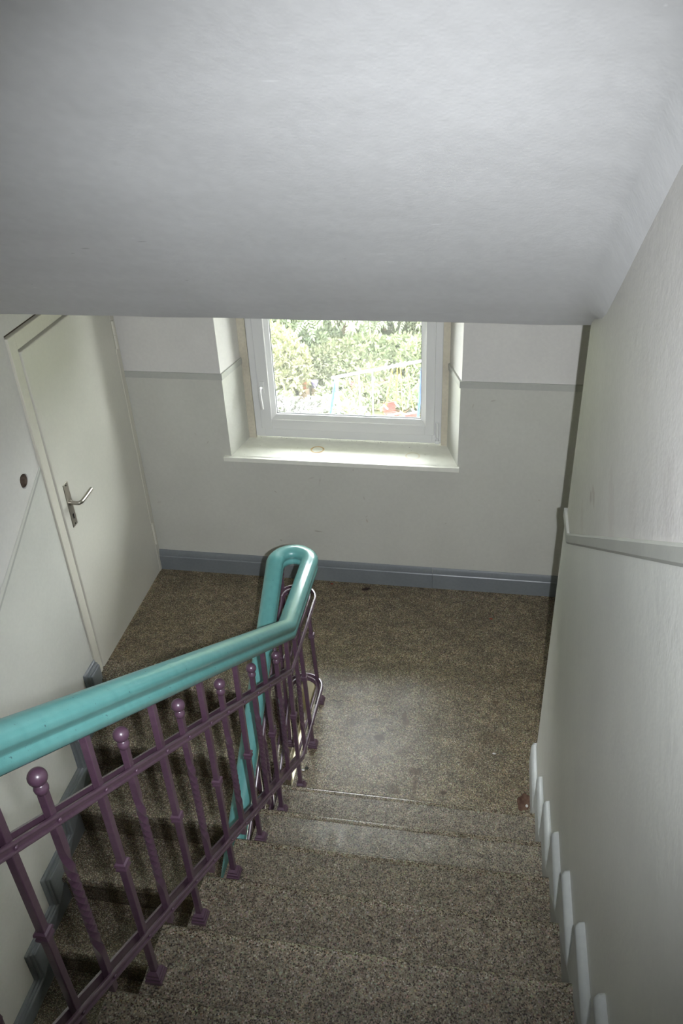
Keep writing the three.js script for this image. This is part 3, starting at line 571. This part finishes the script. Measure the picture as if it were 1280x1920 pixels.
  // left flight: down and back under the landing
  const noseL = (d) => (d - N0L) / GL * RISE, kl = UC, yL = (H, d) => H - Math.max(0, kl - d) * RISE / GL;
  for (let k = 1; k <= 6; k++) {
    const d = N0L - k * GL + 0.13; post(RXL, d, -k * RISE, yL(LOL, d), yL(UPL, d), yL(HRL, d), true);
    twisted(RXL, d + GL / 2, yL(LOL, d + GL / 2), yL(UPL, d + GL / 2));
  }
}

/* ───────── litter on the landing ───────── */
{
  const leafMat = std({ color: 0x2a1d16, roughness: 0.85, side: THREE.DoubleSide });
  const g = new THREE.PlaneGeometry(0.05, 0.026, 8, 4), p = g.attributes.position;
  for (let i = 0; i < p.count; i++) { const x = p.getX(i) / 0.025, y = p.getY(i) / 0.013, w = Math.max(0.04, Math.pow(Math.max(0, 1 - x * x), 0.6)) * (1 + 0.15 * Math.sin(9 * x)); p.setXYZ(i, x * 0.026, 0.004 + 0.006 * x * x + 0.005 * y * y * w, y * 0.013 * w); }
  g.computeVertexNormals();
  const lf = thing('dry_leaf', 'curled dark dry leaf on the landing close to the back baseboard', 'leaf', [-0.625, 0, -3.745]);
  lf.rotation.y = 0.45; part(lf, 'blade', g, leafMat); part(lf, 'stalk', new THREE.CylinderGeometry(0.0009, 0.0009, 0.014, 6).rotateZ(1.4).translate(0.031, 0.007, 0), leafMat);
  const foil = thing('foil_scrap', 'crumpled foil scrap with a dark cap beside the railing foot', 'litter', [-0.712, 0, -2.425]);
  part(foil, 'wrapper', boxUV(new THREE.IcosahedronGeometry(0.008, 2).scale(1.3, 0.45, 0.6).translate(-0.006, 0.004, 0.004)), std({ color: 0xe8e8e4, roughness: 0.25, metalness: 0.6 }));
  part(foil, 'cap', boxUV(new THREE.DodecahedronGeometry(0.009, 1).scale(1.1, 0.6, 0.9).translate(0.010, 0.0055, -0.008)), std({ color: 0x23251f, roughness: 0.6 }));
  const redMat = std({ color: 0x8a3a2a, roughness: 0.8 });
  const pet = thing('red_petal', 'tiny dull red petal on the landing in front of the right part of the baseboard', 'petal', [0.095, 0, -3.575]);
  part(pet, 'blade', boxUV(new THREE.SphereGeometry(0.008, 10, 6).scale(1.3, 0.25, 0.7).translate(0, 0.002, 0)), redMat);
  const pet2 = thing('red_petal', 'tiny dull red petal on the landing just right of the handrail loop', 'petal', [-0.835 + 0.0, 0, -3.80]);
  pet2.position.set(-0.83, 0, -3.78);
  part(pet2, 'blade', boxUV(new THREE.SphereGeometry(0.007, 10, 6).scale(1.3, 0.25, 0.7).translate(0, 0.002, 0)), redMat);
  const crumb = thing('plaster_crumb', 'small white plaster crumb on the landing left of the broken patch', 'crumb', [0.128, 0, -2.63]);
  part(crumb, 'grain', boxUV(new THREE.IcosahedronGeometry(0.006, 1).scale(1.4, 0.45, 0.8).translate(0, 0.0025, 0)), M.white);
}

/* ───────── garden far below the window ───────── */
const GY0 = -4.8;
const ground = structure('ground', 'garden ground behind the house');
{
  const a = tileNoise(201, 64), b = tileNoise(202, 12);
  const t = tex(512, 512, (x, y) => { const k = a(x / 8, y / 8), m = b(x / 42.67, y / 42.67); return [76 + 40 * (k - 0.5) + 20 * m, 82 + 40 * (k - 0.5) + 16 * m, 50 + 30 * (k - 0.5) + 8 * m]; });
  t.repeat.set(0.5, 0.5);
  part(ground, 'lawn', box(-34, 30, GY0 - 0.3, GY0, 4.5, 60), std({ map: t, roughness: 1 }));
}
const houseOut = structure('wall_outside', 'outer face of the house below the window');
part(houseOut, 'masonry', [box(-8, XL - 0.2, GY0, 7, 4.02, 4.32), box(XA + 0.15, 7, GY0, 7, 4.02, 4.32), box(XL - 0.2, XA + 0.15, GY0, -0.5, 4.02, 4.32), box(XL - 0.2, XA + 0.15, 2.4, 7, 4.02, 4.32)], M.white);

const eave = structure('unseen_eave', 'unseen roof eave added above the window to block the high sky');  // unseen overhang, put in and sized to cut off the high sky
part(eave, 'soffit_board', box(-8, 7, 2.62, 2.74, 4.3, 5.3), M.white);
part(eave, 'gutter', sideSlab(Array.from({ length: 13 }, (_, i) => { const a = Math.PI + i / 12 * Math.PI; return [5.37 + 0.07 * Math.cos(a), 2.72 + 0.07 * Math.sin(a)]; }).concat(Array.from({ length: 13 }, (_, i) => { const a = 2 * Math.PI - i / 12 * Math.PI; return [5.37 + 0.063 * Math.cos(a), 2.72 + 0.063 * Math.sin(a)]; })), -8, 7), M.steel);

// leaves: small bent blades; a frond is a stalk with paired blades
const leafBlade = (l, w, bend = 0.2) => { const g = new THREE.BufferGeometry(); g.setAttribute('position', new THREE.Float32BufferAttribute([0, 0, 0, l * 0.45, -w, bend * w, l, 0, -bend * l * 0.3, l * 0.45, w, bend * w], 3)); g.setIndex([0, 1, 2, 0, 2, 3]); g.computeVertexNormals(); g.setAttribute('uv', new THREE.Float32BufferAttribute([0, 0.5, 0.5, 0, 1, 0.5, 0.5, 1], 2)); return g; };
const frondGeo = (() => { const list = []; for (let i = 0; i < 6; i++) for (const s of [1, -1]) list.push(leafBlade(0.115 - i * 0.006, 0.021).rotateX(s * 0.5).rotateY(0).rotateZ(s * (0.95 - i * 0.06)).translate(0.05 + i * 0.055, 0, -0.02 * i * i * 0.25)); list.push(leafBlade(0.1, 0.02).translate(0.36, 0, -0.14)); return mergeGeometries(list); })();
const bladeGeo = mergeGeometries([leafBlade(0.10, 0.03), leafBlade(0.09, 0.028).rotateZ(2.1).rotateX(0.6), leafBlade(0.085, 0.026).rotateZ(-2.0).rotateX(-0.5)]);
const petalGeo = mergeGeometries([0, 1, 2, 3, 4].map((i) => leafBlade(0.035, 0.013, 0.5).rotateZ(i * 1.257)));
const leafMat = std({ color: 0xffffff, roughness: 0.75, side: THREE.DoubleSide, transmission: 0.35, thickness: 0 });
const q = new THREE.Quaternion(), m4 = new THREE.Matrix4();
function foliage(parent, name, geo, count, at, tone, seed, scale = [0.8, 1.3]) {
  const r = rng(seed), im = new THREE.InstancedMesh(geo, leafMat, count), c = new THREE.Color();
  for (let i = 0; i < count; i++) {
    const { p, dir } = at(r, i), s = lerp(scale[0], scale[1], r());
    q.setFromUnitVectors(V3(1, 0, 0), dir.normalize()); const roll = new THREE.Quaternion().setFromAxisAngle(dir, r() * 6.28);
    m4.compose(p, roll.multiply(q), V3(s, s, s)); im.setMatrixAt(i, m4);
    im.setColorAt(i, c.setRGB(...tone(r, p)));
  }
  im.name = name; im.userData.kind = 'stuff'; im.castShadow = im.receiveShadow = true; parent.add(im);
  return im;
}
const ball3 = (r) => { const u = 2 * r() - 1, a = r() * 6.283, k = Math.sqrt(1 - u * u); return V3(k * Math.cos(a), u, k * Math.sin(a)); };
const barkMat = std({ color: 0x6b5a44, roughness: 1 });
function limb(pts, r0, r1) { const c = new THREE.CatmullRomCurve3(pts), n = 14, secs = []; for (let i = 0; i <= n; i++) { const t = i / n, p = c.getPoint(t), tan = c.getTangent(t), a = V3(1, 0, 0).cross(tan).normalize(), b = tan.clone().cross(a), rad = lerp(r0, r1, t); secs.push(Array.from({ length: 8 }, (_, j) => p.clone().addScaledVector(a, rad * Math.cos(j / 8 * 6.283)).addScaledVector(b, rad * Math.sin(j / 8 * 6.283)))); } return loft(secs, { crease: 1.2 }); }
function bush(name, label, x, d, h, w, dp, count, geo, tone, seed, y0 = GY0, kind = 'bush') {
  const o = thing(name, label, kind, [x, y0, -d]), r = rng(seed + 1), lobes = Array.from({ length: 9 }, () => [(r() - 0.5) * w * 1.2, h * (0.2 + 0.62 * r()), (r() - 0.5) * dp * 1.2, 0.22 + 0.2 * r()]);
  part(o, 'stem', [0, 1, 2, 3].map((i) => limb([V3(0.03 * i, 0, 0), V3(lobes[i][0] * 0.5, lobes[i][1] * 0.5, lobes[i][2] * 0.5), V3(lobes[i][0], lobes[i][1], lobes[i][2])], 0.022, 0.008)), barkMat);
  foliage(o, 'foliage', geo, count, (rr) => { const l = lobes[Math.floor(rr() * lobes.length)], b = ball3(rr), k = Math.cbrt(0.35 + 0.65 * rr()); return { p: V3(l[0] + b.x * l[3] * w * k, Math.max(0.04, l[1] + b.y * l[3] * h * 1.1 * k), l[2] + b.z * l[3] * dp * k), dir: b.clone().add(V3(0, 0.3, 0)).add(ball3(rr).multiplyScalar(0.7)) }; }, tone, seed);
  return o;
}
const green = (a, b) => (r) => { const t = r(), k = 0.325 + 0.10 * r(); return [lerp(a[0], b[0], t) * k, lerp(a[1], b[1], t) * k, lerp(a[2], b[2], t) * k]; };
// the big tree whose branches hang down behind the swings
{
  const o = thing('hanging_tree', 'large pale green tree with branches hanging down behind the swing frame', 'tree', [-3.6, GY0, -18.6]);
  part(o, 'trunk', [limb([V3(0, 0, 0), V3(0.1, 2, 0), V3(-0.1, 4.5, 0.1)], 0.22, 0.15), limb([V3(-0.05, 3.2, 0), V3(1.0, 4.6, 0.6), V3(2.2, 5.2, 1.0)], 0.1, 0.04), limb([V3(-0.05, 3.4, 0), V3(-1.2, 4.8, 0.6), V3(-2.4, 5.3, 0.9)], 0.1, 0.04), limb([V3(0, 4.2, 0), V3(0.2, 6, 0), V3(0.1, 7.5, 0)], 0.13, 0.03)], barkMat);
  const r0 = rng(301), strands = Array.from({ length: 260 }, () => { const a = r0() * 6.283, k = Math.sqrt(r0()); return [3.4 * k * Math.cos(a), 1.5 + 0.9 * r0() + 1.6 * k * r0(), 1.9 * k * Math.sin(a), 1.4 + 3.4 * r0()]; });
  foliage(o, 'foliage', frondGeo, 7000, (r) => { const s = strands[Math.floor(r() * strands.length)], t = r(), y = s[1] - 0.8 + t * s[3]; return { p: V3(s[0] + (r() - 0.5) * 0.5, Math.max(1.15 + 0.35 * Math.sin(s[0] * 2.1), y), s[2] + (r() - 0.5) * 0.5), dir: V3((r() - 0.5) * 1.1, -1.0, 0.35 + (r() - 0.5)) }; }, green([0.50, 0.62, 0.34], [0.66, 0.74, 0.42]), 303);
}
{
  const o = thing('hedge', 'tall mixed green hedge closing the garden behind the tree', 'hedge', [-3.4, GY0, -20.6]);
  part(o, 'stem', [-5, -3.6, -2.2, -0.8, 0.7, 2.1, 3.6, 5].map((x) => limb([V3(x, 0, 0), V3(x + 0.1, 1.4, 0.1), V3(x - 0.05, 3, 0)], 0.06, 0.02)), barkMat);
  foliage(o, 'foliage', bladeGeo, 26000, (r) => { const x = (r() - 0.5) * 12, y = r() * 4.4, n = noise.noise(x * 0.9, y * 0.9, 2); return { p: V3(x, y, (r() - 0.5) * 1.0 + 0.8 * n), dir: ball3(r).add(V3(0, -0.2, 0.8)) }; }, green([0.34, 0.45, 0.20], [0.60, 0.64, 0.32]), 311, [1.0, 1.7]);
}
bush('shrub', 'leafy yellow-green shrub at the left edge of the window view', -4.9, 16.6, 1.7, 1.4, 1.1, 4200, bladeGeo, green([0.46, 0.52, 0.22], [0.7, 0.68, 0.34]), 321);
bush('shrub', 'mid green shrub behind the two flower pots', -4.0, 17.4, 1.5, 1.5, 0.8, 4200, bladeGeo, green([0.34, 0.48, 0.22], [0.52, 0.62, 0.3]), 331);
bush('shrub', 'low green shrub behind the left end of the swing frame', -3.0, 16.9, 1.0, 1.3, 0.8, 3200, bladeGeo, green([0.4, 0.5, 0.22], [0.66, 0.68, 0.34]), 341);
bush('shrub', 'dense green shrub behind the swing seats', -1.75, 17.0, 1.15, 1.7, 0.8, 4600, bladeGeo, green([0.36, 0.5, 0.2], [0.6, 0.64, 0.3]), 351);
bush('shrub', 'low green plants spreading under the swing seats', -1.7, 15.75, 0.5, 2.2, 1.0, 3600, bladeGeo, green([0.42, 0.54, 0.26], [0.66, 0.7, 0.36]), 356);
{
  const o = bush('flowering_shrub', 'low shrub covered in white flowers at the bottom left of the window view', -3.75, 15.25, 0.46, 1.5, 0.7, 1500, bladeGeo, green([0.52, 0.6, 0.34], [0.7, 0.74, 0.44]), 361);
  const r0 = rng(362); foliage(o, 'blossom', petalGeo, 1000, (r) => ({ p: V3((r() - 0.5) * 1.5, 0.1 + 0.4 * r(), (r() - 0.5) * 0.7 + 0.2), dir: ball3(r).add(V3(0, 0.8, 0.6)) }), () => [0.20, 0.20, 0.18], 363, [1, 1.8]);
  const o2 = bush('flowering_shrub', 'shrub with red flowers behind the ropes of the swings', -2.5, 16.5, 0.45, 0.7, 0.4, 900, bladeGeo, green([0.4, 0.52, 0.24], [0.6, 0.66, 0.34]), 371);
  foliage(o2, 'blossom', petalGeo, 110, (r) => ({ p: V3((r() - 0.5) * 0.75, 0.2 + 0.25 * r(), 0.15 + 0.2 * r()), dir: ball3(r).add(V3(0, 0.4, 0.8)) }), (r) => [0.30 + 0.1 * r(), 0.06, 0.07], 373, [1.2, 2]);
}
// unseen row of tall limes, added and sized to hide the low sky
{
  const clump = (() => { const r = rng(401), list = []; for (let i = 0; i < 12; i++) { const b = ball3(r); list.push(leafBlade(0.42, 0.16).rotateX(r() * 6.3).rotateY(r() * 6.3).translate(b.x * 0.35, b.y * 0.35, b.z * 0.35)); } return mergeGeometries(list); })();
  const nth = ['first', 'second', 'third', 'fourth', 'fifth', 'sixth', 'seventh', 'eighth', 'ninth', 'tenth'];
  [[-17, 25, 16], [-12.6, 24, 16.5], [-8.4, 25.4, 15.5], [-4.4, 24.2, 16], [-0.2, 25.2, 15], [4, 24.4, 14.5], [8.4, 25.6, 9.6], [12.4, 24.6, 9], [16.2, 22.4, 10.6], [19.6, 19.4, 11.4]].forEach(([x, d, h0], i) => {
    const r0 = rng(410 + i), h = h0 + r0(), o = thing('unseen_tree', `unseen leafy lime tree added beyond the garden hedge to hide low sky, ${nth[i]} from the left in the row`, 'tree', [x, GY0, -d], 'unseen row of trees added to hide the low sky');
    part(o, 'trunk', [limb([V3(0, 0, 0), V3(0.1, 4, 0.1), V3(-0.1, h * 0.8, 0)], 0.3, 0.06), limb([V3(0.05, 4, 0.1), V3(1.2, 7, 0.4), V3(2, 10, 0.6)], 0.12, 0.04), limb([V3(0.05, 5, 0.1), V3(-1.3, 8, -0.4), V3(-1.9, 11, -0.6)], 0.12, 0.04)], barkMat);
    foliage(o, 'foliage', clump, 2600, (r) => { const b = ball3(r), k = Math.cbrt(0.25 + 0.75 * r()); return { p: V3(b.x * 2.9 * k, h * 0.56 + b.y * h * 0.43 * k, b.z * 2.4 * k), dir: ball3(r) }; }, green([0.30, 0.42, 0.18], [0.46, 0.54, 0.26]), 420 + i);
  });
}
// two pots
{
  const pot = (h, r) => boxUV(new THREE.LatheGeometry([[0.001, 0], [r * 0.66, 0], [r * 0.92, h * 0.78], [r, h * 0.78], [r, h], [r * 0.88, h], [r * 0.84, h * 0.86], [0.001, h * 0.84]].map((p) => new THREE.Vector2(...p)), 24));
  const p1 = thing('flower_pot', 'terracotta flower pot among the garden plants', 'flower pot', [-3.93, GY0 + 0.28, -16.25]); part(p1, 'pot', pot(0.19, 0.11), std({ color: 0x9a4c26, roughness: 0.9 })); part(p1, 'plinth', boxUV(new THREE.CylinderGeometry(0.12, 0.13, 0.28, 16).translate(0, -0.14, 0)), barkMat);
  const p2 = thing('flower_pot', 'small lilac flower pot right of the terracotta one', 'flower pot', [-3.70, GY0 + 0.28, -16.3]); part(p2, 'pot', pot(0.15, 0.075), std({ color: 0x776c9c, roughness: 0.8 })); part(p2, 'plinth', boxUV(new THREE.CylinderGeometry(0.08, 0.09, 0.28, 16).translate(0, -0.14, 0)), barkMat);
  const st = thing('garden_stake', 'thin grey garden stake at the left of the window view', 'stake', [-3.90, GY0, -14.7]); part(st, 'rod', boxUV(new THREE.CylinderGeometry(0.012, 0.014, 0.62, 8).translate(0, 0.31, 0)), std({ color: 0x6b7480, roughness: 0.6 })); part(st, 'cap', boxUV(new THREE.SphereGeometry(0.02, 10, 8).translate(0, 0.63, 0)), std({ color: 0x6b7480, roughness: 0.6 }));
}
// the swing frame and what hangs from it
{
  const A = V3(-2.566, -2.8, -13.02), Bp = V3(-1.145, -2.8, -13.838), dir = Bp.clone().sub(A).normalize(), cross = V3(-dir.z, 0, dir.x);
  const tube = (a, b, r) => boxUV(new THREE.TubeGeometry(new THREE.LineCurve3(a, b), 1, r, 10));
  const paint = { bar: std({ color: 0xc4c4c0, roughness: 0.5 }), blue: std({ color: 0x3c58a2, roughness: 0.5 }), pale: std({ color: 0x6f86a8, roughness: 0.5 }), rope: std({ color: 0x8f8030, roughness: 0.8 }), white: std({ color: 0xb4b4b0, roughness: 0.7 }), red: std({ color: 0x8e2a22, roughness: 0.6 }) };
  const o = thing('swing_frame', 'garden swing frame with a white top bar on splayed blue legs', 'swing frame', [A.x, GY0, A.z]), L = (p) => p.clone().sub(o.position);
  const A2 = L(A), B2 = L(Bp);
  part(o, 'top_bar', [tube(A2.clone().addScaledVector(dir, -0.06), B2.clone().addScaledVector(dir, 0.06), 0.026), boxUV(new THREE.SphereGeometry(0.03, 10, 8).translate(...A2.clone().addScaledVector(dir, -0.06).toArray()))].map(clean), paint.bar);
  for (const e of [A2, B2]) for (const s of [1, -1]) { const f = e.clone().addScaledVector(cross, s * 0.62).addScaledVector(dir, e === A2 ? -0.16 : 0.16); f.y = 0; part(o, 'leg', tube(e, f, 0.024), s > 0 ? paint.pale : paint.blue); }
  part(o, 'brace', tube(A2.clone().addScaledVector(cross, 0.4).setY(0.72), A2.clone().addScaledVector(cross, -0.4).setY(0.72), 0.012), paint.bar);
  const along = (t) => A.clone().addScaledVector(dir, t);
  // plain swing on two white ropes
  {
    const c = along(0.545), s = thing('rope_swing', 'plain board swing on two white ropes at the left end of the frame', 'swing', [c.x, -4.35, c.z]);
    for (const k of [-0.125, 0.125]) part(s, 'rope', tube(V3(dir.x * k, 1.53, dir.z * k), V3(dir.x * k, 0, dir.z * k), 0.011), paint.white);
    part(s, 'seat', boxUV(new RoundedBoxGeometry(0.32, 0.03, 0.17, 1, 0.01).rotateY(Math.atan2(-dir.z, dir.x)).translate(0, 0, 0)), paint.white);
  }
  const child = (t, c, y, back, label) => {
    const o3 = along(t).addScaledVector(cross, c), s = thing('toddler_swing', label, 'swing', [o3.x, y, o3.z], 'red box swings'); s.rotation.y = Math.atan2(-dir.z, dir.x);
    for (const x of [-0.045, 0.045]) { part(s, 'rope', tube(V3(x, -2.8 - y - 0.02, -c), V3(x * 2.4, 0.17, 0), 0.010), paint.rope); part(s, 'hook', boxUV(new THREE.TorusGeometry(0.035, 0.010, 8, 14).rotateY(1.57).translate(x, -2.8 - y + 0.004, -c)), paint.white); }
    part(s, 'seat', boxUV(new RoundedBoxGeometry(0.24, 0.03, 0.2, 1, 0.01)), paint.red);
    part(s, 'backrest', boxUV(new RoundedBoxGeometry(0.24, 0.17, 0.02, 1, 0.008).translate(0, 0.115, back * 0.1)), paint.red);
    for (const x of [-0.112, 0.112]) part(s, 'side_rail', boxUV(new RoundedBoxGeometry(0.02, 0.035, 0.2, 1, 0.008).translate(x, 0.17, 0)), paint.white);
    part(s, 'front_bar', boxUV(new RoundedBoxGeometry(0.25, 0.035, 0.025, 1, 0.01).translate(0, back < 0 ? 0.04 : 0.205, 0.105)), paint.white);
    return s;
  };
  child(1.10, -0.18, -3.82, -1, 'red box swing on yellow ropes, the left and higher of the two');
  child(1.25, 0.24, -3.80, 1, 'red box swing on yellow ropes, the right and lower of the two');
}

renderer.render(scene, camera);
